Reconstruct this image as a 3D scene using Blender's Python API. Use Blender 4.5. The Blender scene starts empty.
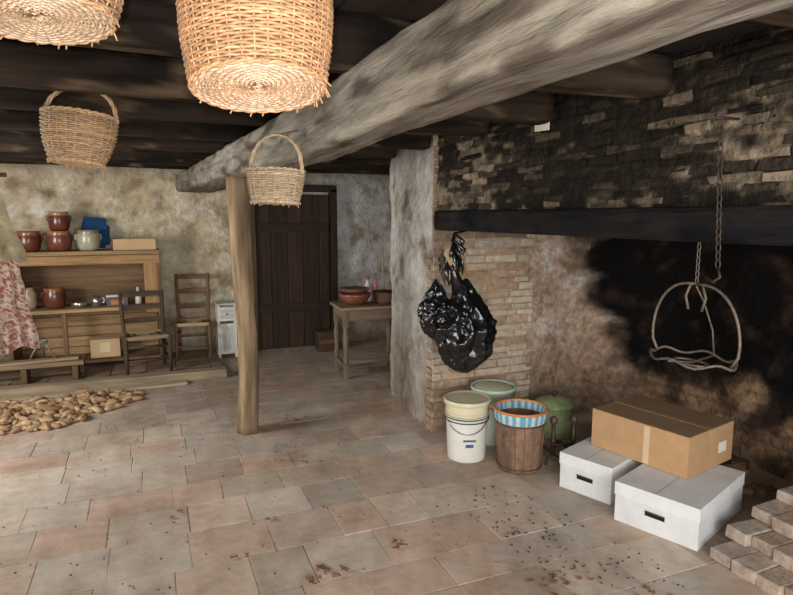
import bpy, math, random
from mathutils import Matrix, Vector, Euler, noise
random.seed(7)
pi=math.pi
def lin(v):
    v/=255.0
    return v/12.92 if v<=0.04045 else ((v+0.055)/1.055)**2.4
def c(r,g,b): return (lin(r),lin(g),lin(b))
def mix(a,b,t):
    t=max(0,min(1,t)); return tuple(a[i]*(1-t)+b[i]*t for i in range(3))
def mul(a,k): return tuple(x*k for x in a)
def nz(x,y,z=0,s=1,o=4):
    return noise.fractal(Vector((x*s,y*s,z*s)),1.0,2.0,o)   # approx -1..1
def sst(a,b,x):
    t=max(0,min(1,(x-a)/(b-a))); return t*t*(3-2*t)
R_=random.uniform

# ------------------------------------------------------------ materials
MATS={}
def M(name,stretch=(1,1,1),nscale=12,lo=.6,hi=1.25,bump=.3,bscale=30,rough=.85,metal=0,bdist=.02,spec=.3,big=0,dark=(.50,.44,.38,1)):
    m=bpy.data.materials.new(name); m.use_nodes=True
    nt=m.node_tree; N=nt.nodes; L=nt.links
    b=N['Principled BSDF']
    tc=N.new('ShaderNodeTexCoord'); mp=N.new('ShaderNodeMapping'); mp.inputs['Scale'].default_value=stretch
    L.new(tc.outputs['Object'],mp.inputs['Vector'])
    n1=N.new('ShaderNodeTexNoise'); n1.inputs['Scale'].default_value=nscale; n1.inputs['Detail'].default_value=9; n1.inputs['Roughness'].default_value=.65
    L.new(mp.outputs[0],n1.inputs['Vector'])
    mr=N.new('ShaderNodeMapRange'); mr.inputs['From Min'].default_value=.3; mr.inputs['From Max'].default_value=.7
    mr.inputs['To Min'].default_value=lo; mr.inputs['To Max'].default_value=hi
    L.new(n1.outputs['Fac'],mr.inputs['Value'])
    at=N.new('ShaderNodeAttribute'); at.attribute_name='Col'
    vm=N.new('ShaderNodeVectorMath'); vm.operation='SCALE'
    L.new(at.outputs['Color'],vm.inputs[0]); L.new(mr.outputs[0],vm.inputs['Scale'])
    out=vm.outputs[0]
    if big:
        n3=N.new('ShaderNodeTexNoise'); n3.inputs['Scale'].default_value=big; n3.inputs['Detail'].default_value=10; n3.inputs['Roughness'].default_value=.74
        L.new(tc.outputs['Object'],n3.inputs['Vector'])
        cr=N.new('ShaderNodeValToRGB'); cr.color_ramp.elements[0].position=.34; cr.color_ramp.elements[0].color=dark
        cr.color_ramp.elements[1].position=.62; cr.color_ramp.elements[1].color=(1.06,1.05,1.04,1)
        e=cr.color_ramp.elements.new(.47); e.color=(.88,.84,.79,1)
        L.new(n3.outputs['Fac'],cr.inputs['Fac'])
        v2=N.new('ShaderNodeVectorMath'); v2.operation='MULTIPLY'
        L.new(out,v2.inputs[0]); L.new(cr.outputs['Color'],v2.inputs[1]); out=v2.outputs[0]
    L.new(out,b.inputs['Base Color'])
    b.inputs['Roughness'].default_value=rough; b.inputs['Metallic'].default_value=metal
    b.inputs['Specular IOR Level'].default_value=spec
    if bump>0:
        n2=N.new('ShaderNodeTexNoise'); n2.inputs['Scale'].default_value=bscale; n2.inputs['Detail'].default_value=8; n2.inputs['Roughness'].default_value=.6
        L.new(mp.outputs[0],n2.inputs['Vector'])
        bp=N.new('ShaderNodeBump'); bp.inputs['Strength'].default_value=bump; bp.inputs['Distance'].default_value=bdist
        L.new(n2.outputs['Fac'],bp.inputs['Height']); L.new(bp.outputs[0],b.inputs['Normal'])
    MATS[name]=m; return m
PLASTER=M('old_plaster',nscale=10,lo=.72,hi=1.18,bump=.95,bscale=20,bdist=.035,big=3.2)
SOOT=M('sooty_masonry',nscale=18,lo=.4,hi=1.35,bump=.85,bscale=30,bdist=.025,rough=.85,spec=.12)
BRICK=M('old_brick',nscale=22,lo=.65,hi=1.25,bump=.7,bscale=60,bdist=.01,spec=.15)
TILE=M('terracotta_tile',nscale=7,lo=.78,hi=1.14,bump=.4,bscale=30,bdist=.006,rough=.75,spec=.2,big=1.7,dark=(.68,.61,.55,1))
WOODX=M('wood_grain_x',(.08,1,1),nscale=22,lo=.5,hi=1.3,bump=.5,bscale=40,bdist=.01)
WOODY=M('wood_grain_y',(1,.08,1),nscale=22,lo=.5,hi=1.3,bump=.5,bscale=40,bdist=.01)
JOIST=M('rough_joist_wood',(.12,1,1),nscale=14,lo=.35,hi=1.4,bump=.9,bscale=26,bdist=.02,spec=.12)
BEAM=M('hewn_beam',(1,.12,1),nscale=26,lo=.5,hi=1.28,bump=1,bscale=34,bdist=.022,spec=.12)
WOODZ=M('wood_grain_z',(1,1,.08),nscale=22,lo=.5,hi=1.3,bump=.5,bscale=40,bdist=.01)
WICK=M('wicker',nscale=60,lo=.6,hi=1.25,bump=.4,bscale=150,bdist=.003,rough=.6)
PLAST=M('plastic',nscale=10,lo=.93,hi=1.05,bump=0,rough=.35,spec=.5)
CERAM=M('glazed_ceramic',nscale=14,lo=.7,hi=1.2,bump=.05,rough=.25,spec=.5)
CARD=M('cardboard',nscale=8,lo=.88,hi=1.08,bump=.1,bscale=80,bdist=.003,rough=.8)
IRON=M('wrought_iron',nscale=30,lo=.6,hi=1.4,bump=.4,bscale=70,bdist=.004,rough=.6,metal=.5)
BAG=M('black_bag_film',nscale=10,lo=.8,hi=1.2,bump=.35,bscale=22,bdist=.012,rough=.2,spec=.7)
CLOTH=M('cloth',nscale=60,lo=.85,hi=1.1,bump=.25,bscale=200,bdist=.002,rough=.95)
POTATO=M('potato_skin',nscale=20,lo=.7,hi=1.2,bump=.2,bscale=60,bdist=.004,rough=.8)
STEEL=M('tin_metal',nscale=10,lo=.8,hi=1.1,bump=0,rough=.3,metal=.9)

# ------------------------------------------------------------ mesh builder
class MB:
    def __init__(s): s.v=[];s.f=[];s.m=[];s.c=[];s.mats=[];s.sm=[]
    def mi(s,m):
        if m not in s.mats: s.mats.append(m)
        return s.mats.index(m)
    def add(s,vs,fs,m,col,smooth=False):
        o=len(s.v); k=s.mi(m)
        s.v+= [tuple(v) for v in vs]
        s.c+= (list(col) if isinstance(col,list) else [col]*len(vs))
        for f in fs: s.f.append(tuple(i+o for i in f)); s.m.append(k); s.sm.append(smooth)
    def box(s,cx,cy,cz,sx,sy,sz,m,col,rz=0,jit=0,rx=0,ry=0,taper=1):
        T=Matrix.Translation((cx,cy,cz))@Euler((rx,ry,rz)).to_matrix().to_4x4()
        vs=[]
        for dz in(-1,1):
            k=taper if dz>0 else 1
            for dx,dy in((-1,-1),(1,-1),(1,1),(-1,1)):
                vs.append(T@Vector((dx*sx/2*k+R_(-jit,jit),dy*sy/2*k+R_(-jit,jit),dz*sz/2+R_(-jit,jit))))
        s.add(vs,[(3,2,1,0),(4,5,6,7),(0,1,5,4),(1,2,6,5),(2,3,7,6),(3,0,4,7)],m,col)
    def slab(s,o,u,v,n,lu,lv,h,ch,m,col,jit=0):
        o=Vector(o);u=Vector(u);v=Vector(v);n=Vector(n)
        q=[(0,0),(lu,0),(lu,lv),(0,lv)]
        qi=[(ch,ch),(lu-ch,ch),(lu-ch,lv-ch),(ch,lv-ch)]
        vs=[o+u*(a+R_(-jit,jit))+v*(b+R_(-jit,jit)) for a,b in q]
        vs+=[vs[i]+n*(h-ch*.6) for i in range(4)]
        vs+=[o+u*(a+R_(-jit,jit))+v*(b+R_(-jit,jit))+n*(h+R_(-jit,jit)*.3) for a,b in qi]
        fs=[]
        for i in range(4):
            j=(i+1)%4
            fs+=[(i,j,j+4,i+4),(i+4,j+4,j+8,i+8)]
        fs.append((8,9,10,11))
        s.add(vs,fs,m,col)
    def lathe(s,prof,m,col,cx=0,cy=0,seg=32,sx=1,sy=1,cap=True,smooth=True,fn=None):
        vs=[];fs=[];cs=[]
        for j,(r,z) in enumerate(prof):
            for i in range(seg):
                a=2*pi*i/seg
                p=Vector((cx+r*sx*math.cos(a),cy+r*sy*math.sin(a),z))
                if fn: p=fn(p,a,j)
                vs.append(p)
                cs.append(col(a,z) if callable(col) else col)
        for j in range(len(prof)-1):
            for i in range(seg):
                k=(i+1)%seg
                fs.append((j*seg+i,j*seg+k,(j+1)*seg+k,(j+1)*seg+i))
        if cap:
            fs.append(tuple(reversed(range(seg)))); 
            fs.append(tuple((len(prof)-1)*seg+i for i in range(seg)))
        s.add(vs,fs,m,cs,smooth)
    def tube(s,pts,r,m,col,sides=6,closed=False,smooth=True):
        pts=[Vector(p) for p in pts]; n=len(pts)
        rr=r if isinstance(r,list) else [r]*n
        vs=[];fs=[]
        up=Vector((0,0,1))
        pa=None
        for i,p in enumerate(pts):
            if closed: t=pts[(i+1)%n]-pts[i-1]
            else: t=pts[min(i+1,n-1)]-pts[max(i-1,0)]
            if t.length<1e-9: t=Vector((0,0,1))
            t.normalize()
            if pa is None:
                a=t.cross(up)
                if a.length<.1: a=t.cross(Vector((1,0,0)))
            else:
                a=pa-t*pa.dot(t)
                if a.length<1e-6: a=t.cross(up)
            a.normalize(); pa=a
            b=t.cross(a)
            for k in range(sides):
                an=2*pi*k/sides
                vs.append(p+(a*math.cos(an)+b*math.sin(an))*rr[i])
        for i in range(n if closed else n-1):
            j=(i+1)%n
            for k in range(sides):
                l=(k+1)%sides
                fs.append((i*sides+k,i*sides+l,j*sides+l,j*sides+k))
        if not closed:
            fs.append(tuple(reversed(range(sides)))); fs.append(tuple((n-1)*sides+k for k in range(sides)))
        s.add(vs,fs,m,col,smooth)
    def blob(s,cx,cy,cz,rx,ry,rz,m,col,seg=10,rings=7,rot=None,nzs=0,amp=0):
        vs=[];fs=[]
        rot=rot or Matrix.Identity(3)
        sd=R_(0,100)
        for j in range(rings+1):
            th=pi*j/rings
            for i in range(seg):
                a=2*pi*i/seg
                d=Vector((math.sin(th)*math.cos(a),math.sin(th)*math.sin(a),math.cos(th)))
                k=1+(amp*noise.noise(d*nzs+Vector((sd,sd,sd))) if amp else 0)
                p=rot@Vector((d.x*rx*k,d.y*ry*k,d.z*rz*k))
                vs.append(p+Vector((cx,cy,cz)))
        for j in range(rings):
            for i in range(seg):
                k=(i+1)%seg
                fs.append((j*seg+i,(j+1)*seg+i,(j+1)*seg+k,j*seg+k))
        s.add(vs,fs,m,col,True)
    def build(s,name,loc=(0,0,0),rz=0,bevel=0,rx=0,ry=0):
        me=bpy.data.meshes.new(name); me.from_pydata(s.v,[],s.f)
        for m in s.mats: me.materials.append(m)
        me.polygons.foreach_set('material_index',s.m)
        me.polygons.foreach_set('use_smooth',s.sm)
        at=me.color_attributes.new('Col','FLOAT_COLOR','POINT')
        buf=[]
        for q in s.c: buf+= [q[0],q[1],q[2],1.0]
        at.data.foreach_set('color',buf)
        me.update()
        ob=bpy.data.objects.new(name,me); bpy.context.scene.collection.objects.link(ob)
        ob.location=loc; ob.rotation_euler=(rx,ry,rz)
        if bevel:
            b=ob.modifiers.new('bevel','BEVEL'); b.width=bevel; b.segments=2; b.limit_method='ANGLE'
        return ob

def path_wall(name,path,z0,z1,colfn,mat,res=.05,amp=.02,fs=1.6,flip=False):
    pts=[];s=0
    for (a,b) in zip(path[:-1],path[1:]):
        a=Vector(a);b=Vector(b);L=(b-a).length;n=max(1,int(L/res))
        for i in range(n): pts.append((a.lerp(b,i/n),s+L*i/n,(b-a).normalized()))
        s+=L
    pts.append((Vector(path[-1]),s,(Vector(path[-1])-Vector(path[-2])).normalized()))
    nzv=int((z1-z0)/res)
    mb=MB();vs=[];cs=[];fsx=[]
    for j in range(nzv+1):
        z=z0+(z1-z0)*j/nzv
        for p,ss,t in pts:
            nrm=Vector((t.y,-t.x))
            d=amp*nz(p.x,p.y,z,fs,5)
            q=p+nrm*d
            vs.append((q.x,q.y,z)); cs.append(colfn(ss,z,p.x,p.y))
    n=len(pts)
    for j in range(nzv):
        for i in range(n-1):
            f=(j*n+i,j*n+i+1,(j+1)*n+i+1,(j+1)*n+i)
            fsx.append(f)
    mb.add(vs,fsx,mat,cs,True)
    return mb

def brick_face(mb,o,u,v,n,U,V,bl,bh,mo,colfn,jit=.003,proj=.02,mat=None,miss=.03):
    v0=0;row=0
    while v0<V-bh*.4:
        h=bh*R_(.8,1.2); h=min(h,V-v0)
        u0=-R_(0,bl)
        while u0<U:
            l=bl*R_(.6,1.3)
            a=max(0,u0);b=min(U,u0+l)
            if b-a>.03 and R_(0,1)>miss:
                mb.slab(Vector(o)+Vector(u)*(a+mo/2)+Vector(v)*(v0+mo/2),u,v,n,b-a-mo,h-mo,R_(.3,1)*proj,min(.006,h*.2),mat or BRICK,colfn((a+b)/2,v0+h/2),jit)
            u0+=l
        v0+=h;row+=1

# ------------------------------------------------------------ floor
H=2.2
mb=MB()
mb.box(.5,3.2,-.0540,6.6,9,.1,TILE,c(168,151,132))
y=-1.2
while y<7.3:
    ty=.29*R_(.85,1.15); x=-2.7-R_(0,.3)
    while x<3.6:
        tx=(.30 if x>-.2 else .36)*R_(.8,1.3)
        k=nz(x,y,0,.7,3)
        base=mix(c(218,200,184),c(188,172,156),.5+.9*k)
        base=mix(base,R_(0,1)<.5 and c(214,184,166) or c(204,196,186),R_(0,.8))
        base=mul(base,R_(.84,1.1))
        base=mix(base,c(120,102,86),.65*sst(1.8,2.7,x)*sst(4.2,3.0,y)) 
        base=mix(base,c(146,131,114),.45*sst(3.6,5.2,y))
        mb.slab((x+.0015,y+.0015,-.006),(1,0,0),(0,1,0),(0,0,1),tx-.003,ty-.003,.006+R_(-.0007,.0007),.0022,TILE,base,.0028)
        x+=tx
    y+=ty
mb.build('floor')

mb=MB()
x=-2.6
while x<.6:
    w=min(R_(.2,.34),.62-x)
    yy=6.12
    while yy<7.2:
        l=min(R_(.22,.36),7.2-yy)
        mb.slab((x+.003,yy+.003,0),(1,0,0),(0,1,0),(0,0,1),w-.006,l-.006,.05,.005,TILE,mul(c(148,130,108),R_(.8,1.15)),.002)
        yy+=l
    x+=w
mb.build('raised_platform')
mb=MB()
mb.box(-1.0,6.05,.045,3.25,.12,.09,WOODX,c(150,132,108),jit=.006)
mb.box(-1.2,5.91,.014,2.9,.12,.028,WOODX,c(176,156,130),jit=.004,rz=.01)
mb.build('wooden_step_edge',bevel=.006)

# ------------------------------------------------------------ walls
def backcol(s,z,x,y):
    a=nz(x,z,3,1.3); b=nz(x,z,9,4.0); d=nz(x,z,20,.8)
    och=mix(c(220,209,184),c(194,179,150),.5+.9*a)
    och=mix(och,c(136,118,94),sst(.15,.7,b+.3*d)*.75)
    och=mix(och,c(230,225,210),sst(.2,.6,-b))
    wh=mix(c(220,219,217),c(192,191,189),.5+.8*a)
    wh=mix(wh,c(140,128,112),sst(.3,.7,b)*.8)
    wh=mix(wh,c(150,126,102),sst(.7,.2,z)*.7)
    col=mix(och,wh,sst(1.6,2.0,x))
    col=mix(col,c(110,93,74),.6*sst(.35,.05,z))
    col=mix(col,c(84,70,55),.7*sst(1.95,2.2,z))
    return col
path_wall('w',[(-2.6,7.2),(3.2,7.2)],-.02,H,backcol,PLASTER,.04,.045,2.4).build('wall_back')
def wcol(s,z,x,y):
    a=nz(x+y,z,5,1.5); b=nz(x+y,z,15,4)
    k=mix(c(222,221,218),c(194,191,186),.5+.9*a)
    k=mix(k,c(136,122,106),sst(.25,.6,b)*.8)
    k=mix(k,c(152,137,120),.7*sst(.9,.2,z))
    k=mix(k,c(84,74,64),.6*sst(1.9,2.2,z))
    return k
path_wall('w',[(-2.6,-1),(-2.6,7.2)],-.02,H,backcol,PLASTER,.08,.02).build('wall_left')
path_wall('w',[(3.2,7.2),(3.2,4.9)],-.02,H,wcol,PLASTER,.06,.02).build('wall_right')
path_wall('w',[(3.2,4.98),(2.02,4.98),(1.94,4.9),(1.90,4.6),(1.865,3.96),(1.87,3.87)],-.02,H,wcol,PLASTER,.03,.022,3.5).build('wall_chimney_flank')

def jcol(u,v):
    k=mix(c(202,178,150),c(170,136,108),R_(0,1)); k=mix(k,c(206,194,176),R_(0,.7))
    k=mix(k,c(90,74,60),.7*sst(1.2,1.5,v+.1*nz(u,v,0,3)))
    k=mix(k,c(146,110,86),.4*sst(.6,.1,v))
    k=mix(k,c(208,194,174),.7*sst(.1,.5,nz(u,v,4,2.5)+.5*sst(.55,.85,u)))
    return mul(k,R_(.82,1.05))
mb=MB()
nu=24;nv=44;vs=[];cs=[];fs=[]
for j in range(nv+1):
    for i in range(nu+1):
        u=.95*i/nu;v=H*j/nv
        vs.append((1.85+u,3.868-.008*nz(u,v,0,4),v)); cs.append(mix(c(196,178,152),c(162,143,118),.5+nz(u,v,2,3)))
for j in range(nv):
    for i in range(nu): fs.append((j*(nu+1)+i,j*(nu+1)+i+1,(j+1)*(nu+1)+i+1,(j+1)*(nu+1)+i))
mb.add(vs,fs,PLASTER,cs,True)
brick_face(mb,(1.85,3.87,0),(1,0,0),(0,0,1),(0,-1,0),.86,H,.24,.055,.010,jcol,.005,.022,miss=.08)
brick_face(mb,(1.87,3.98,0),(0,-1,0),(0,0,1),(-1,0,0),.12,1.3,.2,.055,.010,lambda u,v:mul(jcol(u,v),.85),.005,.02)  # side-face bricks are a darker copy, shadow put into their colour
mb.build('wall_chimney_jamb')

def fcol(s,z,x,y):
    a=nz(x+y,z,2,1.6); b=nz(x+y,z,12,5)
    tan=mix(c(200,178,156),c(176,148,126),.5+.9*a)
    tan=mix(tan,c(206,194,180),.7*sst(.1,.6,-b))
    tan=mix(tan,c(134,106,84),sst(.75,.15,z)*.7)
    edge=.86-.46*sst(.35,1.35,z)
    soot=sst(edge-.10,edge+.22,s+.2*b+.16*a)
    low=sst(.28,.58,z+.2*a+.16*b+ .05*(s-1.5))
    course=.78+.3*(math.sin(z*2*pi/.07+2*a)>-.6)
    low2=mul(mix(c(146,118,92),c(84,65,51),.5+1.2*b),course)
    bl=mix(c(14,12,11),c(46,35,28),sst(.1,.6,b))
    k=mix(tan,low2,sst(.8,1.15,s))
    k=mix(k,bl,soot*low)
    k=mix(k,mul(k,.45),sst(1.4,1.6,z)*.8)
    return k
path=[(2.66,3.86),(3.0,3.86),(3.22,3.83),(3.38,3.74),(3.47,3.58),(3.5,3.3),(3.5,-.8)]
path_wall('w',path,-.02,H+.3,fcol,SOOT,.025,.03,2.2).build('wall_fireback')

def sootf(u,v):
    n1=nz(u*.7,v*1.8,1,2.2); n2=nz(u,v*2,8,9)
    return sst(-.85,.35,.75*n1+1.0*n2+.35*sst(.3,1.3,u)*sst(.10,.4,v)-.35*sst(1.7,.3,u)*sst(.35,.05,v)+.16)
def hcol(u,v):
    k=mix(c(154,136,112),c(118,98,78),R_(0,1)); k=mix(k,c(176,162,142),R_(0,.35))
    return mul(mix(k,c(24,21,19),min(1,sootf(u,v)+R_(-.12,.12))*.95),R_(.8,1.1))
mb=MB()
vs=[];cs=[];fs=[];nu=220;nv=30
for j in range(nv+1):
    for i in range(nu+1):
        u=4.6*i/nu;v=.585*j/nv
        vs.append((1.887-.016*nz(u,v,0,7),3.86-u,1.62+v)); 
        cs.append(mix(c(150,134,112),c(20,17,15),sootf(u,v)*.95))
for j in range(nv):
    for i in range(nu): fs.append((j*(nu+1)+i,j*(nu+1)+i+1,(j+1)*(nu+1)+i+1,(j+1)*(nu+1)+i))
mb.add(vs,fs,SOOT,cs,True)
mb.add([(2.05,3.86,1.62),(2.05,-.74,1.62),(2.05,-.74,H),(2.05,3.86,H)],[(0,1,2,3)],SOOT,c(24,20,18))
brick_face(mb,(1.895,3.86,1.635),(0,-1,0),(0,0,1),(-1,0,0),4.6,.57,.19,.04,.010,hcol,.007,.022,SOOT,miss=.12)
mb.build('wall_chimney_hood')

def beamsec(name,secs,mat,colfn,axis='y',n=16,amp=.012,p=4.0,step=.07,fr=1.4):
    mb=MB();vs=[];cs=[];fs=[]
    tot=secs[-1][0]-secs[0][0]; N=int(abs(tot)/step)
    def interp(t):
        for a,b in zip(secs[:-1],secs[1:]):
            if a[0]<=t<=b[0]+1e-6:
                k=(t-a[0])/(b[0]-a[0]); return [a[i]*(1-k)+b[i]*k for i in range(5)]
    for j in range(N+1):
        t=secs[0][0]+tot*j/N
        _,a0,a1,z0,z1=interp(min(t,secs[-1][0]))
        for i in range(n):
            an=2*pi*(i+.5)/n; cx,sx=math.cos(an),math.sin(an)
            r=(abs(cx)**p+abs(sx)**p)**(-1/p)
            q=1+amp*8*nz(cx*2,sx*2,t*fr,1,4)
            a=(a0+a1)/2+(a1-a0)/2*r*cx*q; z=(z0+z1)/2+(z1-z0)/2*r*sx*q
            P=(a,t,z) if axis=='y' else (t,a,z)
            vs.append(P); cs.append(colfn(*P))
    for j in range(N):
        for i in range(n):
            k=(i+1)%n; fs.append((j*n+i,j*n+k,(j+1)*n+k,(j+1)*n+i))
    fs.append(tuple(range(n)));fs.append(tuple(N*n+i for i in range(n)))
    mb.add(vs,fs,mat,cs,True)
    return mb
beamsec('m',[(-.6,1.82,1.99,1.51,1.63),(3.80,1.83,2.0,1.495,1.632)],BEAM,lambda x,y,z:mix(c(22,22,26),c(46,42,40),.5+nz(x,y,z,5)),p=9,amp=.003,n=28).build('mantel_beam')

# ------------------------------------------------------------ ceiling
mb=MB()
x=-2.7
while x<3.6:
    w=R_(.16,.3)
    mb.box(x+w/2,3.1,H+.02,w-.008,8.6,.03,WOODY,mul(mix(c(56,44,34),c(36,29,23),R_(0,1)),R_(.7,1.2)),jit=.004)
    x+=w
mb.box(.5,3.1,H+.08,6.6,8.8,.06,WOODY,c(24,20,16))
mb.build('ceiling')
def jc(x,y,z):
    k=mix(c(58,46,36),c(30,24,20),.5+1.3*nz(x*.6,y*2,z*2,2)); 
    return mix(k,c(100,83,64),.7*sst(.3,.6,nz(x,y*2,z*2,5)))
for i,yy in enumerate([1.0,1.86,2.55,3.22,3.95,4.6,5.3,6.0,6.68]):
    w=R_(.14,.2); d=R_(-.03,.03); zb=2.06+R_(-.012,.012)
    xe=1.84 if yy<5 else 3.17
    beamsec('j',[(-2.58,yy-w/2+d,yy+w/2+d,zb,2.2),(-.9,yy-w/2-d,yy+w/2-d*.5,zb+.01,2.2),(.6,yy-w/2,yy+w/2,zb-.005,2.2),(xe,yy-w/2-d,yy+w/2-d,zb,2.2)],JOIST,jc,axis='x',n=32,amp=.009,p=5,fr=2.5,step=.05).build('ceiling_joist')
def bc(x,y,z):
    n1=nz(x*2,y*.5,z*2,2);n2=nz(x*3,y*.6,z*3,5)
    k=mix(c(190,184,172),c(150,141,126),.5+.9*n1)
    k=mix(k,c(80,70,61),sst(.15,.65,n2+.35*n1)*.85)
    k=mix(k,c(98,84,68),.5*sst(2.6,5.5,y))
    k=mix(k,c(72,61,51),.6*sst(1.93,1.86,z)*sst(.60,.66,x))  # underside painted darker than the left face, shading put into the colour
    return k
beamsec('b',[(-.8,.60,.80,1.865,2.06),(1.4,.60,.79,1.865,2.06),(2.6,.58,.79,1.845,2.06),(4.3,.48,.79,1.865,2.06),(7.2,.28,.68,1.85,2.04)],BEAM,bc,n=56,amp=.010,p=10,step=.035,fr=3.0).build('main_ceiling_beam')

# post
mb=MB()
def pc(a,z): return mix(c(160,136,106),c(108,87,65),.5+nz(a*1.2,z*.8,0,2))
prof=[(.08-.01*math.sin(z*2),z) for z in [i*1.865/30 for i in range(31)]]
def pf(p,a,j):
    k=.02*nz(math.cos(a),math.sin(a),p.z*1.3,1.6,4)
    return Vector((p.x*(1+k*10)+.015*math.sin(p.z*2.7),p.y*(1+k*10),p.z))
mb.lathe(prof,WOODZ,pc,seg=20,fn=pf)
mb.build('wooden_post',(.60,4.40,0))

# ------------------------------------------------------------ door
mb=MB()
x=0
for i,w in enumerate([.17,.2,.18,.2,.13]):
    mb.box(x+w/2,0,.93,w-.008,.035,1.82,WOODZ,mul(c(58,43,33),R_(.75,1.15)),jit=.002); x+=w
mb.box(.44,-.03,.5,.86,.03,.1,WOODX,c(50,38,30)); mb.box(.44,-.03,1.45,.86,.03,.1,WOODX,c(50,38,30))
mb.box(-.05,-.01,.95,.09,.1,1.9,WOODZ,c(84,68,51)); mb.box(.93,-.01,.95,.08,.1,1.9,WOODZ,c(50,40,32))
mb.box(.44,-.01,1.91,1.06,.1,.08,WOODX,c(48,38,30))
mb.tube([(.76,-.05,.9),(.76,-.08,.95),(.76,-.08,1.02),(.76,-.05,1.07)],.008,IRON,c(60,55,50))
mb.build('door_1',(1.12,7.09,0),bevel=.004)

# ------------------------------------------------------------ dresser
W1=c(158,124,86);W2=c(124,96,68)
mb=MB()
L=1.42
mb.box(L/2,.2,1.17,L,.42,.04,WOODX,c(158,128,94))
mb.box(L/2,.005,1.10,L,.02,.09,WOODX,W1)
for xx in (.02,L-.02,): mb.box(xx,.2,.6,.04,.4,1.12,WOODZ,W2)
mb.box(L-.09,.01,.80,.14,.03,.52,WOODZ,W1); mb.box(.08,.01,.80,.1,.03,.52,WOODZ,W1)
mb.box(L/2,.2,.595,L,.44,.035,WOODX,c(168,138,100))
mb.box(L/2,.4,.6,L,.02,1.1,WOODX,c(116,92,66))
for i in range(5): mb.box(L/2,.385,.1+i*.11,L-.1,.012,.1,WOODX,mul(c(160,130,92),R_(.8,1.15)))
mb.box(L/2,.2,.06,L-.04,.4,.03,WOODX,W2)
mb.box(L*.35,.04,.3,.04,.05,.56,WOODZ,W2)
mb.build('wooden_dresser',(-1.35,6.74,.05),bevel=.004)
zt=1.241; zs=.05+.6135
def pot(name,x,y,z,r,h,col,rim=None,mat=CERAM):
    mb=MB()
    mb.lathe([(r*.72,0),(r*.9,h*.12),(r,h*.45),(r*.97,h*.75),(r*.88,h*.9),(r*.95,h),(r*.86,h*.99),(r*.85,h*.8),(r*.7,h*.15)],mat,lambda a,zz:(rim if (rim and zz>h*.82) else col),seg=24)
    for sg in(-1,1):
        mb.tube([(sg*r*.9,0,h*.8),(sg*r*1.07,0,h*.75),(sg*r*1.07,0,h*.55),(sg*r*.95,0,h*.5)],r*.07,mat,col)
    return mb.build(name,(x,y,z))
brn=c(104,56,40)
pot('clay_pot',-1.13,6.9,zt,.115,.2,brn,c(150,96,68))
pot('clay_pot',-.86,6.9,zt,.115,.2,c(112,64,48),c(164,110,78))
pot('clay_pot',-.85,6.91,zt+.202,.1,.19,c(100,52,40),c(172,126,86))
pot('stoneware_pot',-.595,6.88,zt,.11,.21,c(170,162,140),c(140,122,98))
mb=MB()
mb.box(0,0,.155,.26,.06,.3,CLOTH,c(24,60,98),jit=.02,ry=.15,taper=.75); mb.box(.08,.0,.12,.14,.08,.2,CLOTH,c(30,72,114),jit=.015)
mb.build('blue_canvas_bag',(-.56,7.07,zt+.03),bevel=.015)
mb=MB()
mb.box(0,0,.008,.4,.26,.012,CARD,c(186,156,118))
for dx,dy,sx,sy in((0,-.13,.4,.01),(0,.13,.4,.01),(-.2,0,.01,.26),(.2,0,.01,.26)): mb.box(dx,dy,.06,sx,sy,.11,CARD,c(186,156,118))
mb.build('cardboard_tray',(-.16,6.9,zt),bevel=.002)
pot('clay_pot',-.94,6.89,zs,.105,.21,c(100,54,40),c(140,90,62))
mb=MB(); mb.lathe([(.05,0),(.07,.05),(.07,.16),(.045,.2),(.05,.22)],CERAM,c(158,138,108)); mb.build('stoneware_jug',(-1.16,6.88,zs))
mb=MB()
mb.lathe([(.05,0),(.075,.01),(.08,.05),(.078,.052),(.04,.02)],STEEL,c(190,185,175)); 
mb.build('tin_bowl',(-.72,6.86,zs))
mb=MB()
mb.lathe([(.045,0),(.045,.11),(.042,.11),(.042,.01)],STEEL,c(200,198,190)); mb.tube([(.045,0,.09),(.075,0,.085),(.075,0,.04),(.045,0,.03)],.005,STEEL,c(190,188,180))
mb.build('tin_mug',(-.56,6.86,zs))
mb=MB(); mb.box(0,0,.05,.2,.12,.1,CARD,c(90,88,96)); mb.box(0,0,.105,.205,.125,.02,CARD,c(200,196,186)); mb.box(0,-.062,.04,.12,.003,.05,CARD,c(170,120,70)); mb.build('small_box',(-.36,6.86,zs),bevel=.003)
mb=MB(); mb.lathe([(.03,0),(.034,.01),(.034,.12),(.014,.15),(.014,.18)],PLAST,c(206,200,186)); mb.build('glass_bottle',(-.16,6.90,zs))
mb=MB(); mb.box(0,0,.1,.28,.2,.19,CARD,c(190,160,120)); mb.box(0,-.101,.11,.1,.003,.1,CARD,c(206,188,150)); mb.box(0,0,.197,.28,.04,.004,CARD,c(170,140,104)); mb.build('storage_carton',(-.5,6.90,.127),bevel=.003)

mb=MB()
mb.box(0,0,.17,1.0,.26,.04,WOODX,c(128,106,82)); mb.box(0,.09,.09,.96,.03,.13,WOODX,c(96,78,60)); 
for dx in(-.42,0,.42):
    mb.box(dx,0,.078,.05,.22,.15,WOODZ,c(100,80,60))
mb.box(.1,-.05,.203,.7,.09,.025,WOODX,c(150,128,102),rz=.08)
mb.build('low_wooden_bench',(-1.15,6.36,.051),bevel=.004)
mb=MB()
for (a,b) in((.11,-.03),(-.1,-.03),(0,.1)): mb.tube([(a,b,.004),(a*.5,b*.5,.1),(a*.3,b*.3,.16)],.008,IRON,c(140,134,124))
mb.tube([(.05*math.cos(i*pi/8),.05*math.sin(i*pi/8),.16) for i in range(16)],.007,IRON,c(150,145,135),closed=True)
mb.build('iron_trivet',(-1.0,6.34,.27))

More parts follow.
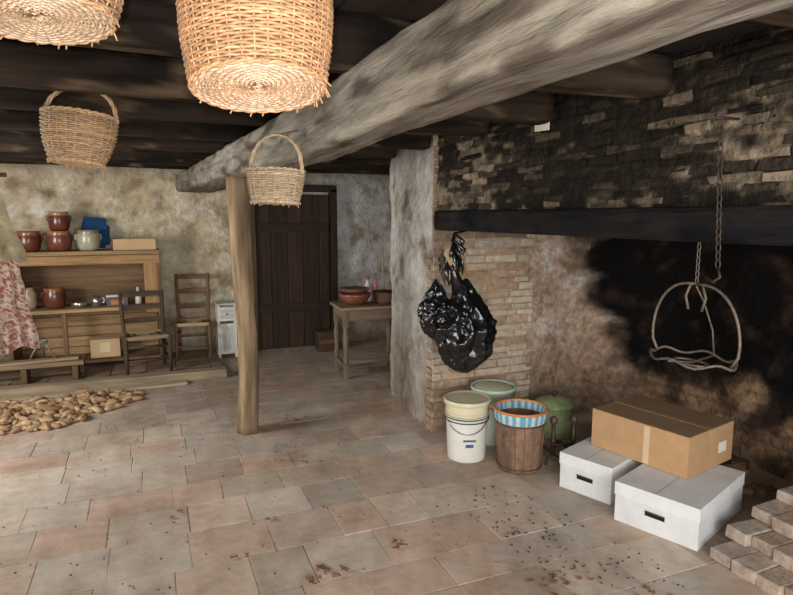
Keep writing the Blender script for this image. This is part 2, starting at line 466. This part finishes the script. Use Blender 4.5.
# ------------------------------------------------------------ chairs
def chair(name,loc,rz,w,d,sh,bh,col,seatcol):
    mb=MB()
    hw=w/2;hd=d/2
    for sg in(-1,1):
        mb.tube([(sg*hw,-hd,0),(sg*hw,-hd,sh*.5),(sg*hw,-hd,sh+.01)],[.016,.02,.018],WOODZ,col,8)
        mb.tube([(sg*hw*.92,hd,0),(sg*hw*.92,hd,sh),(sg*hw*.96,hd+.03,(sh+bh)/2),(sg*hw,hd+.06,bh)],[.017,.02,.018,.014],WOODZ,col,8)
        for z in(.12,.26): mb.tube([(sg*hw,-hd,z),(sg*hw*.92,hd,z)],.01,WOODX,col)
    for z in(.14,.28): mb.tube([(-hw,-hd,z),(hw,-hd,z)],.011,WOODX,col)
    mb.tube([(-hw*.92,hd,.2),(hw*.92,hd,.2)],.01,WOODX,col)
    for k in(.3,.62,.93):
        z=sh+(bh-sh)*k; yy=hd+.06*k+.0
        n=8;vs=[];fs=[]
        for i in range(n+1):
            t=-1+2*i/n
            for (dy,dz) in((-.006,-.028),(.006,-.028),(.006,.028),(-.006,.028)):
                vs.append((t*hw*.97,yy+.02*(1-t*t)+dy,z+dz*(1-.25*t*t)))
        for i in range(n):
            for q in range(4):
                r=(q+1)%4; fs.append((i*4+q,i*4+r,(i+1)*4+r,(i+1)*4+q))
        fs+=[(3,2,1,0),(n*4,n*4+1,n*4+2,n*4+3)]
        mb.add(vs,fs,WOODX,col)
    for i in range(14):
        t=(i+.5)/14
        a=hw*(1-t)+.005;b=hd*(1-t)+.005
        P=[(-a,-b,sh),(a,-b,sh),(a*.95,b,sh),(-a*.95,b,sh)]
        z=sh+.006*math.sin(i*1.3)-.012*t
        mb.tube([(p[0],p[1],z) for p in P],.017,WICK,mul(seatcol,R_(.8,1.15)),6,closed=True,smooth=False)
    return mb.build(name,loc,rz)
chair('rush_seat_chair',(-.10,6.40,.051),.12,.40,.34,.36,.78,c(80,64,50),c(146,124,96))
chair('rush_seat_chair',(.38,6.86,.051),-.1,.34,.32,.38,.90,c(122,96,72),c(170,144,108))
mb=MB()
wc=c(222,220,210)
mb.box(0,0,.61,.22,.24,.025,WOODX,wc)
for sx_ in(-1,1):
    for sy_ in(-1,1): mb.box(sx_*.09,sy_*.095,.30,.03,.03,.60,WOODZ,wc)
mb.box(0,-.1,.50,.16,.02,.16,WOODX,wc); mb.box(0,-.112,.50,.13,.008,.11,WOODX,mul(wc,.8))
mb.box(0,-.1,.23,.16,.02,.32,WOODZ,wc); mb.box(0,-.112,.23,.12,.008,.26,WOODZ,mul(wc,.85)); mb.box(0,.02,.05,.17,.2,.03,WOODX,wc)
for sx_ in(-1,1): mb.box(sx_*.095,0,.31,.015,.18,.54,WOODZ,mul(wc,.9))
mb.blob(0,-.122,.50,.012,.012,.012,CERAM,c(120,100,70))
mb.build('white_nightstand',(.74,6.97,0.001),bevel=.003)

# ------------------------------------------------------------ small table with bowls
mb=MB()
tw=.62;td=.42;th=.7;tc_=c(128,110,90)
mb.box(0,0,th,tw+.06,td+.06,.03,WOODX,c(148,130,108))
mb.box(0,-td/2+.02,th-.07,tw-.02,.025,.11,WOODX,tc_);mb.box(0,td/2-.02,th-.07,tw-.02,.025,.11,WOODX,tc_)
for sx_ in(-1,1):
    mb.box(sx_*(tw/2-.02),0,th-.07,.025,td-.02,.11,WOODY,tc_)
    mb.box(sx_*(tw/2-.03),0,.12,.03,td-.04,.04,WOODY,tc_)
    for sy_ in(-1,1):
        px_,py_=sx_*(tw/2-.025),sy_*(td/2-.025)
        mb.box(px_,py_,.6,.05,.05,.18,WOODZ,tc_)
        mb.lathe([(.024,.14),(.03,.2),(.02,.26),(.028,.34),(.03,.42),(.02,.48),(.028,.52)],WOODZ,tc_,cx=px_,cy=py_,seg=12)
        mb.box(px_,py_,.07,.05,.05,.14,WOODZ,tc_)
mb.box(0,0,.12,tw-.06,.03,.04,WOODX,tc_)
mb.build('wooden_side_table',(2.0,5.68,0),rz=-.05,bevel=.004)
tz=.716
mb=MB(); mb.lathe([(.07,0),(.12,.03),(.16,.09),(.165,.115),(.15,.11),(.1,.03)],CERAM,c(136,84,64)); mb.lathe([(.07,.12),(.12,.125),(.155,.16),(.15,.165),(.1,.14)],CERAM,c(120,78,62)); mb.build('terracotta_bowl',(1.85,5.65,tz))
mb=MB(); mb.lathe([(.11,0),(.14,.03),(.15,.12),(.14,.12),(.1,.02)],WOODZ,c(108,78,60)); mb.build('wooden_tub',(2.19,5.62,tz))
mb=MB(); mb.lathe([(.035,0),(.04,.02),(.04,.15),(.018,.19),(.018,.23)],PLAST,c(216,210,206)); mb.lathe([(.021,.225),(.021,.255)],PLAST,c(190,70,90)); mb.build('detergent_bottle',(2.045,5.82,tz))
mb=MB(); mb.lathe([(.03,0),(.034,.02),(.034,.15),(.014,.19),(.014,.24)],PLAST,c(204,120,140)); mb.build('pink_bottle',(2.13,5.83,tz))
mb=MB(); mb.tube([(0,0,0),(-.01,.02,.3),(-.005,.04,.55)],.007,WOODZ,c(190,170,130)); mb.box(0,0,.05,.07,.03,.1,WOODZ,c(80,62,50)); mb.build('hand_brush',(2.24,5.83,tz))
mb=MB(); mb.box(0,0,.12,.2,.2,.24,WOODX,c(80,60,44),jit=.008); mb.box(0,-.11,.12,.2,.02,.05,WOODX,c(110,82,58)); mb.build('wooden_crate',(1.86,6.83,0.001),bevel=.004)

# ------------------------------------------------------------ baskets
def basket(name,loc,rb,rt,h,nst,nrow,sr,handle=0,ov=1.0,rz=0,col=c(200,150,98),bulge=.02,tilt=(0,0),cord=None,basecol=None):
    mb=MB()
    basecol=basecol or col
    def R(t): return rb+(rt-rb)*t+bulge*math.sin(pi*t)
    m=nst*4
    for k in range(nrow+1):
        t=k/nrow
        z=h*t
        P=[]
        for i in range(m):
            a=2*pi*i/m
            r=R(t)+sr*1.0*math.cos(nst/2*a+pi*(k%2))+.0015*nz(a*3,k,0,1)
            P.append((r*math.cos(a),ov*r*math.sin(a),z+sr*.9*nz(math.cos(a)*2,math.sin(a)*2,k*.3,1,2)))
        mb.tube(P,sr*1.05,WICK,mul(mix(col,mul(col,.62),R_(0,.7)),R_(.75,1.1)),5,closed=True)
    k=0;r=rb-sr*1.5
    while r>sr*2:
        mm=max(12,int(m*r/rb)); 
        P=[(r*math.cos(2*pi*i/mm),ov*r*math.sin(2*pi*i/mm),sr*.8*math.cos(nst/2*2*pi*i/mm+pi*(k%2))+.0) for i in range(mm)]
        mb.tube(P,sr*1.05,WICK,mul(mix(basecol,mul(basecol,.75),R_(0,.5)),R_(.8,1.15)),5,closed=True)
        r-=sr*2.05;k+=1
    for i in range(nst):
        a=2*pi*i/nst
        P=[(.01*math.cos(a),.01*ov*math.sin(a),-.001),(rb*.6*math.cos(a),rb*.6*ov*math.sin(a),-.001)]
        for t in [0,.2,.4,.6,.8,1.0]:
            r=R(t); P.append((r*math.cos(a),ov*r*math.sin(a),h*t))
        mb.tube(P,sr*.75,WICK,mul(col,R_(.7,1)),5)
    mb.lathe([(.01,sr),(rb-sr*2,sr)]+[(R(t)-sr*1.2,h*t) for t in [0.03,.25,.5,.75,1.0]],WICK,mul(col,.3),seg=48,sy=ov,cap=False)  # added dark liner: blocks light through the weave, inner shade in its colour
    for z,rr in((h,R(1)),(0,rb)):
        for ph in(0,pi):
            P=[((rr+sr*1.1*math.cos(i*.8+ph))*math.cos(2*pi*i/110),ov*(rr+sr*1.1*math.cos(i*.8+ph))*math.sin(2*pi*i/110),z+sr*.9*math.sin(i*.8+ph)) for i in range(110)]
            mb.tube(P,sr*1.1,WICK,mul(col,R_(.85,1.05)),5,closed=True)
    if handle:
        for ph in(0,2.1,4.2):
            P=[]
            for i in range(41):
                a=pi*i/40
                P.append((rt*math.cos(a)+sr*1.3*math.cos(i*.5+ph),sr*1.6*math.sin(i*.5+ph),h*.9+(handle+h*.1)*math.sin(a)**.8))
            mb.tube(P,sr*1.35,WICK,mul(col,R_(.75,1)),6)
    for i in range(26):
        a=R_(0,2*pi); rr=rb+.002
        mb.tube([(rr*math.cos(a),ov*rr*math.sin(a),.01),((rr+R_(.003,.015))*math.cos(a+.05),ov*(rr+.01)*math.sin(a+.05),-R_(.004,.016))],sr*.6,WICK,mul(col,.9),4)
    if cord: 
        for q in cord: mb.tube(q,.003,CLOTH,c(90,76,58),5)
    ob=mb.build(name,loc,rz); ob.rotation_euler[0]=tilt[0]; ob.rotation_euler[1]=tilt[1]
    return ob
basket('wicker_basket',(.235,1.38,1.876),.143,.165,.262,36,39,.0033,0,.88,rz=-.4,col=c(204,156,114),bulge=.008,tilt=(-.22,-.05),basecol=c(214,180,150),cord=[[(-.15,.03,.26),(-.14,.04,.315)],[(.15,.0,.26),(.14,.02,.295)]])
basket('wicker_basket',(-.19,1.47,2.0),.14,.17,.165,30,24,.0034,0,1,rz=.2,col=c(194,154,116),bulge=.01,tilt=(-.1,0),basecol=c(208,180,150),cord=[[(-.15,.03,.16),(-.14,.04,.195)],[(.15,.0,.16),(.14,.02,.195)]])
basket('wicker_basket',(-.25,2.66,1.80),.095,.135,.18,24,24,.0038,.11,.8,rz=-.35,col=c(180,146,110),bulge=.012,tilt=(-.1,.09),cord=[[(0,0,.285),(0,.03,.37)]])
basket('wicker_basket',(.468,2.44,1.65),.095,.118,.125,22,19,.0034,.14,.8,rz=-.75,col=c(188,164,134),bulge=.004,tilt=(-.05,.02),cord=[[(0,0,.265),(.07,0.05,.29)]])

# ------------------------------------------------------------ hanging cloths
def cloth(mb,x0,x1,y,zt_,zb,colfn,folds=5,amp=.03,flare=.0,nar=.6):
    nu,nv=60,70;vs=[];cs=[];fs=[]
    for j in range(nv+1):
        t=j/nv;z=zt_+(zb-zt_)*t
        for i in range(nu+1):
            u=i/nu
            w=(x1-x0)*(nar+(1-nar)*t)
            x=x0+w*u+ .012*nz(u*3,t*3,0,1)
            yy=y+amp*(.4+.6*t)*math.sin(u*folds*2*pi+1.2*nz(u,t*2,4,1))+.03*nz(u*2,t*3,7,1)
            vs.append((x,yy,z+.02*math.sin(u*9)*t)); cs.append(colfn(u,t))
    for j in range(nv):
        for i in range(nu): fs.append((j*(nu+1)+i,j*(nu+1)+i+1,(j+1)*(nu+1)+i+1,(j+1)*(nu+1)+i))
    mb.add(vs,fs,CLOTH,cs,True)
def floral(u,t):
    a=noise.noise(Vector((u*20,t*22,0)))
    k=c(184,164,148)
    if a>.16:k=c(140,80,74)
    elif a<-.2:k=c(140,114,102)
    return k
mb=MB()
cloth(mb,-.40,.03,0,.03,-.44,floral,4,.035,nar=.85)
cloth(mb,-.45,.02,-.07,.40,-.0,lambda u,t:mix(c(166,158,126),c(122,116,90),.5+nz(u*3,t*3,0,1)),3,.03,nar=.78)
mb.tube([(-.6,0,.40),(-.05,0,.42)],.012,WOODX,c(90,70,50)); mb.tube([(-.3,0,.42),(-.3,.02,.81)],.004,CLOTH,c(90,76,58)); mb.tube([(-.5,0,.42),(-.5,.02,.81)],.004,CLOTH,c(90,76,58))
mb.tube([(-.3,0,.42),(-.2,0,0.0)],.01,WOODX,c(90,70,50))
mb.build('hanging_cloth',(-.575,3.4,1.37))

# ------------------------------------------------------------ potatoes
mb=MB()
for i in range(480):
    x=R_(-1.8,-.18);y=R_(5.0,5.80)
    if y<5.0+.45*sst(-.7,-.2,x): continue
    r=R_(.019,.029)
    rot=Euler((R_(-.2,.2),R_(-.2,.2),R_(0,pi))).to_matrix()
    mb.blob(x,y,r*.85+(R_(0,.03) if R_(0,1)<.25 and y>5.2 else 0),r*R_(1.7,2.8),r,r*.85,POTATO,mul(mix(c(188,156,120),c(150,118,88),R_(0,1)),R_(.75,1.1)),10,7,rot,1.5,.25)
mb.build('potatoes')

# ------------------------------------------------------------ buckets and pots
mb=MB()
cream=c(216,207,174);wh=c(222,220,210)
def bcol(a,z):
    if .285<z<.31: return c(44,54,76)
    return wh if z<.30 else cream
mb.lathe([(.122,0),(.125,.005)]+[(.125+.018*z/.38,z) for z in [i*.38/38 for i in range(1,39)]]+[(.15,.385)],PLAST,bcol,seg=48,cap=True)
for z in(.27,.30,.325): mb.tube([((.143)*math.cos(i*pi/24),(.143)*math.sin(i*pi/24),z) for i in range(48)],.004,PLAST,cream if z>.28 else c(46,54,72),6,True)
mb.lathe([(.148,.375),(.155,.378),(.156,.405),(.148,.41),(.14,.402),(.12,.404),(.02,.406)],PLAST,cream,seg=48)
mb.tube([(.148*math.cos(a),.148*math.sin(a),.30-.10*math.sin((a-3.3)/2.6*pi)) for a in [3.3+2.6*i/20 for i in range(21)]],.003,STEEL,c(160,160,160))
mb.box(0,-.1345,.12,.05,.004,.02,PLAST,c(60,90,140)); mb.box(0,-.1365,.155,.08,.004,.012,PLAST,c(90,100,110))
mb.build('plastic_bucket',(1.88,3.38,0),rz=-.35)
mb=MB()
g=c(192,204,186)
mb.lathe([(.12,0),(.125,.2),(.145,.37),(.158,.375),(.158,.40),(.15,.40),(.13,.2),(.11,.02)],PLAST,lambda a,z:mix(g,c(216,216,206),sst(.3,.1,z)),seg=40)
mb.lathe([(.15,.385),(.12,.40),(.02,.405)],PLAST,c(186,192,160),seg=40)
mb.tube([(.15*math.cos(a),.15*math.sin(a),.37-.12*math.sin((a-3.3)/2.6*pi)) for a in [3.3+2.6*i/20 for i in range(21)]],.003,STEEL,c(160,160,160))
mb.build('pale_green_bucket',(2.20,3.58,0))
mb=MB()
mb.lathe([(.13,0),(.135,.02),(.15,.3),(.155,.34),(.145,.34),(.12,.02)],BRICK,lambda a,z:mix(c(150,120,100),c(100,82,70),.5+nz(a,z*4,0,2)),seg=40)
for z in(.03,.31): mb.tube([((.139+.05*z)*math.cos(i*pi/24),(.139+.05*z)*math.sin(i*pi/24),z) for i in range(48)],.005,IRON,c(110,84,66),6,True)
for i in range(16):
    a=i*pi/8; mb.tube([(.133*math.cos(a),.133*math.sin(a),0.01),(.153*math.cos(a),.153*math.sin(a),.33)],.004,BRICK,c(130,102,82),5)
def st(a,z): return c(100,158,180) if int(a/(2*pi)*44)%2 else c(190,202,200)
mb.lathe([(.158,.32),(.165,.35),(.168,.385),(.158,.39),(.15,.33),(.14,.22)],CLOTH,st,seg=88,cap=False)
mb.tube([(.166*math.cos(i*pi/24),.166*math.sin(i*pi/24),.392) for i in range(48)],.009,PLAST,c(206,130,60),6,True)
mb.lathe([(.147,.30),(.01,.305)],CLOTH,c(176,184,180),seg=24,cap=False)
mb.build('wire_waste_bin',(2.11,3.10,0))
mb=MB()
gr=c(142,156,112)
mb.lathe([(.12,0),(.135,.01),(.14,.1),(.14,.22),(.145,.225)],CERAM,gr,seg=36)
mb.lathe([(.147,.225),(.147,.235),(.12,.26),(.06,.28),(.01,.285)],CERAM,mul(gr,1.15),seg=36)
mb.lathe([(.012,.285),(.012,.30),(.022,.31),(.018,.325),(.003,.33)],CERAM,c(60,60,50),seg=16)
for sg in(-1,1): mb.tube([(sg*.138,-.03,.18),(sg*.175,-.025,.18),(sg*.175,.025,.18),(sg*.138,.03,.18)],.007,CERAM,gr)
mb.build('green_enamel_pot',(2.67,3.5,0.001),rz=.3)
mb=MB()
ik=c(84,70,60)
for dx in(-.06,.08):
    mb.tube([(dx-.06,-.03,0.01),(dx-.045,-.02,.05),(dx,0,.07),(dx+.045,-.02,.05),(dx+.06,-.03,0.01)],.01,IRON,ik)
    mb.tube([(dx,0,.06),(dx,0,.27)],.012,IRON,ik); mb.blob(dx,0,.295,.026,.026,.03,IRON,c(100,84,70)); mb.blob(dx,0,.16,.02,.02,.02,IRON,ik)
    mb.tube([(dx,0,.07),(dx,.2,.07),(dx,.26,.01)],.011,IRON,ik)
mb.tube([(-.06,0,.13),(.08,0,.13)],.008,IRON,ik)
mb.build('fireplace_andirons',(2.39,3.04,0),rz=-.2)

# ------------------------------------------------------------ boxes
mb=MB()
w,d,h=.47,.60,.225; k=c(188,150,110)
mb.box(0,0,h/2,w,d,h,CARD,k)
mb.box(-w/4-.001,0,h+.002,w/2-.003,d,.004,CARD,c(156,126,94)); mb.box(w/4+.001,0,h+.002,w/2-.003,d,.004,CARD,c(150,120,90))
mb.box(0,0,h+.0055,.05,d+.004,.002,PLAST,c(166,138,104)); mb.box(0,-d/2-.001,h-.04,.05,.002,.08,PLAST,c(196,166,128))
mb.box(-w/2-.001,-.06,h/2,.002,.035,h*.96,PLAST,c(214,188,154))
mb.box(.12,-d/2-.0015,.10,.08,.002,.06,CARD,c(226,222,212))
mb.build('cardboard_box',(2.71,2.55,.2185),rz=math.radians(13),bevel=.004)
def wbox(name,loc,w,d,h):
    mb=MB(); k=c(216,216,215)
    mb.box(0,0,(h-.04)/2,w-.008,d-.008,h-.04,CARD,k)
    mb.box(0,0,h-.035,w,d,.07,CARD,c(224,224,222))
    for sg in(-1,1):
        mb.box(sg*(w/2-.0035),0,h*.5-.01,.004,.1,.024,CARD,c(28,26,26))
        mb.tube([(sg*(w/2-.0),-.05,h*.5+.003),(sg*(w/2+.006),0,h*.5+.006),(sg*(w/2),.05,h*.5+.003)],.003,CARD,c(90,88,84))
    mb.box(0,0,h+.0005,w*.995,.004,.002,CARD,c(166,162,154))
    return mb.build(name,loc,math.radians(20.8),bevel=.003)
wbox('white_carton',(2.56,2.25,0),.62,.43,.215)
wbox('white_carton',(2.44,2.70,0),.45,.33,.215)

# ------------------------------------------------------------ brick stack
mb=MB()
def stack(x0,x1,y0,y1,z):
    y=y1
    while y>y0:
        x=x0+R_(-.01,.02)
        while x<x1-.05:
            l=R_(.2,.23)
            cc=mix(c(190,160,140),c(168,146,128),R_(0,1)); cc=mix(cc,c(202,192,178),R_(0,.5))
            mb.box(x+l/2,y-.055,z+.03,l-.004,.111,.059,BRICK,mul(cc,R_(.7,1.0)),jit=.005,rz=R_(-.05,.05))
            x+=l
        y-=.115
stack(2.36,3.25,1.1,1.88,0); stack(2.50,3.25,1.1,1.92,.06); stack(2.66,3.25,1.1,1.93,.12); stack(2.82,3.2,1.1,1.92,.18); stack(2.98,3.2,1.1,1.92,.24)
mb.build('brick_stack',bevel=.007)
mb=MB()
for i in range(30):
    x=R_(3.05,3.4);y=R_(2.2,3.5)
    s_=R_(.04,.10)
    mb.box(x,y,s_*.35,s_*R_(1,1.8),s_,s_*.7,BRICK,mul(mix(c(150,122,98),c(92,74,60),R_(0,1)),R_(.7,1.1)),rz=R_(0,3),jit=s_*.12)
mb.build('brick_rubble',bevel=.004)

# ------------------------------------------------------------ black bag
def bag():
    mb=MB();
    def lobe(cx,cy,cz,rx,ry,rz_,sd):
        seg,rings=90,80;vs=[];fs=[];cs=[]
        for j in range(rings+1):
            t=j/rings; z=1-2*t
            prof=math.sqrt(max(0,1-z*z))
            if z>0: prof=prof*(1-.70*z**1.1)
            for i in range(seg):
                a=2*pi*i/seg
                q=Vector((math.cos(a),math.sin(a),z*1.5))
                rd=abs(noise.noise(q*1.5+Vector((sd,0,0))))*.55+abs(noise.noise(q*3.3+Vector((sd,3,0))))*.22+abs(noise.noise(q*6+Vector((0,sd,0))))*.07
                pl=.16*math.cos(a*8+2*noise.noise(q))*sst(.1,1,z)
                k=prof*(1.14-rd+pl)
                vs.append((cx+rx*k*math.cos(a),cy+ry*k*math.sin(a),cz+rz_*z*(1-.1*rd))); cs.append(c(16,16,18))
        for j in range(rings):
            for i in range(seg):
                n=(i+1)%seg; fs.append((j*seg+i,(j+1)*seg+i,(j+1)*seg+n,j*seg+n))
        mb.add(vs,fs,BAG,cs,True)
    lobe(.05,0,-.27,.19,.14,.30,1.3)
    lobe(-.13,.03,-.17,.11,.09,.19,5.2)
    mb.tube([(.01,0,-.05),(-.03,.0,.08),(-.04,.01,.2),(-.02,.05,.30),(.05,.1,.31)],[.05,.022,.018,.008,.006],BAG,c(20,20,22),10)
    for i in range(44):
        a=R_(0,2*pi);r=R_(.01,.08);l=R_(.06,.2);z0=R_(.12,.31)
        mb.tube([(-.035+.01*math.cos(a),.02+.01*math.sin(a),z0),(-.035+r*math.cos(a),.0+r*.6*math.sin(a),z0-l*.5),(-.035+r*1.2*math.cos(a+.5),.0+r*.6*math.sin(a+.5),z0-l)],[.006,R_(.010,.022),.003],BAG if i%2 else CLOTH,random.choice([c(40,34,30),c(30,28,28),c(130,110,86),c(70,58,48),c(160,140,112)]) if i%2==0 else c(20,20,22),6)
    return mb.build('black_plastic_bag',(1.725,3.24,1.19),rz=-.4)
bag()

# ------------------------------------------------------------ chain + hanging pot ring
def chain(mb,p0,p1,n,r=.014,th=.003,col=c(70,60,52)):
    p0=Vector(p0);p1=Vector(p1);d=(p1-p0)/n; t=d.normalized()
    a=t.cross(Vector((1,0,.1))).normalized(); b=t.cross(a)
    L=d.length*.68
    for i in range(n):
        o=p0+d*(i+.5); s=a if i%2 else b
        mb.tube([o+t*L*math.sin(q)+s*r*math.cos(q) for q in [2*pi*k/10 for k in range(10)]],th,IRON,col,5,closed=True)
mb=MB()
chain(mb,(0,0,.5),(.0,-.03,0),18,.009,.0026)
mb.tube([(.09,.0,.505),(-.02,0,.505),(-.02,0,.52)],.005,IRON,c(70,60,52))
mb.tube([(0,-.03,0),(-.01,-.05,-.03),(-.005,-.02,-.05),(0,.01,-.035)],.005,IRON,c(70,60,52))
mb.build('hanging_chain',(1.80,1.52,1.42))
mb=MB()
ic=c(118,106,94)
R0=.20
def rp(a): return Vector((R0*.7*math.sin(a),R0*math.cos(a),.0))
mb.tube([rp(2*pi*i/40)+Vector((0,0,.012*math.sin(i*.9))) for i in range(40)],.006,IRON,ic,7,closed=True)
for sg in(-1,1):
    P=[]
    for i in range(17):
        a=i/16*pi*.5
        P.append((0,sg*(.02+.215*math.sin(a*1.0+.0)**.85 if i else .01),.34-.25*(1-math.cos(a))))
    P+= [(0,sg*.232,.05),(0,sg*.20,0)]
    mb.tube(P,.0065,IRON,ic,7)
mb.tube([(.14,0,0),(.12,0,.12),(.05,0,.26),(0,0,.33)],.004,IRON,ic,6)
mb.tube([(.05*math.cos(i*pi/8)+.0,.09*math.sin(i*pi/8),-.02) for i in range(16)],.006,IRON,ic,6,closed=True)
mb.tube([(-.14,0,0),(0,0,-.02),(.14,0,0)],.005,IRON,ic)
for k in(-.03,.03): mb.tube([(0,k,.34),(.0,k*1.8,.28),(0,k*1.2,.22)],.006,IRON,ic)
chain(mb,(0,0,.34),(0,0,1.23),30,.008,.0024,ic)
mb.build('hanging_pot_ring',(2.25,1.965,.955))

mb=MB(); mb.box(0,0,0,.004,.12,.055,CARD,c(226,220,200),rx=.04); mb.tube([(-.004,0,.02),(-.012,0,.02)],.003,IRON,c(90,80,70)); mb.build('paper_tag',(1.862,2.62,2.05))

# ------------------------------------------------------------ dry leaves and litter
mb=MB()
def leaf(x,y,s,col):
    n=9;rz=R_(0,2*pi)
    vs=[(x,y,.008+.01*R_(.3,1))]
    for i in range(n):
        a=2*pi*i/n; r=s*(1 if i%2==0 else .55)*R_(.7,1.15)
        vs.append((x+r*math.cos(a+rz),y+r*.75*math.sin(a+rz),.004+R_(0,.012)))
    mb.add(vs,[(0,1+i,1+(i+1)%n) for i in range(n)],CARD,col)
for (x,y,n,sp) in((.63,2.42,16,.09),(1.05,2.54,9,.06),(1.54,2.03,9,.07),(.85,3.7,6,.1),(.5,3.0,3,.05),(1.6,2.0,9,.12),(.05,3.2,3,.1),(1.0,4.5,7,.12),(1.9,1.75,10,.12),(.3,2.7,3,.05)):
    for i in range(n): leaf(x+random.gauss(0,sp*.5),y+random.gauss(0,sp*.4),R_(.010,.026),mix(c(142,90,62),c(100,72,52),R_(0,1)))
for i in range(230):
    x=R_(-.8,1.65);y=R_(1.7,4.9)
    leaf(x,y,R_(.003,.009),mix(c(110,86,64),c(76,60,48),R_(0,1)))
for i in range(220):
    x=R_(1.5,2.2);y=R_(1.3,2.9)
    if x>1.9+.3*(2.9-y)/1.5: continue
    leaf(x,y,R_(.004,.013),mix(c(90,68,52),c(54,44,36),R_(0,1)))
mb.build('dry_leaves')

# ------------------------------------------------------------ lights
def area(name,loc,rot,sx,sy,p,col):
    l=bpy.data.lights.new(name,'AREA'); l.shape='RECTANGLE'; l.size=sx;l.size_y=sy;l.energy=p;l.color=col
    o=bpy.data.objects.new(name,l); bpy.context.scene.collection.objects.link(o); o.location=loc;o.rotation_euler=rot
    return o
area('rear_fill',(.3,-1.6,1.35),(math.radians(88),0,math.radians(-8)),2.6,1.6,175,(1,.99,.98))  # added fill behind the camera, offsets the flash falloff; no doorway there
area('left_fill',(-2.45,4.2,1.4),(math.radians(90),0,math.radians(-75)),1.1,1.0,88,(1,.99,.96))  # added fill by the left wall, lifts the dim rear; no window built
l=bpy.data.lights.new('camera_flash','POINT'); l.energy=76; l.shadow_soft_size=.03; l.color=(1,.985,.96)
o=bpy.data.objects.new('camera_flash',l); bpy.context.scene.collection.objects.link(o); o.location=(-.05,-.03,1.68)
w=bpy.data.worlds.new('World'); bpy.context.scene.world=w; w.use_nodes=True
w.node_tree.nodes['Background'].inputs[0].default_value=(.92,.95,1,1); w.node_tree.nodes['Background'].inputs[1].default_value=.55
try:
    bpy.context.scene.view_settings.view_transform='Standard'
except Exception: pass

cam=bpy.data.cameras.new('camera'); cam.lens=600/793*36; cam.sensor_width=36; cam.clip_start=.02
co=bpy.data.objects.new('camera',cam); bpy.context.scene.collection.objects.link(co)
co.location=(0,0,1.6); co.rotation_euler=(math.radians(90-7.83),0,math.radians(-22.15))
bpy.context.scene.camera=co
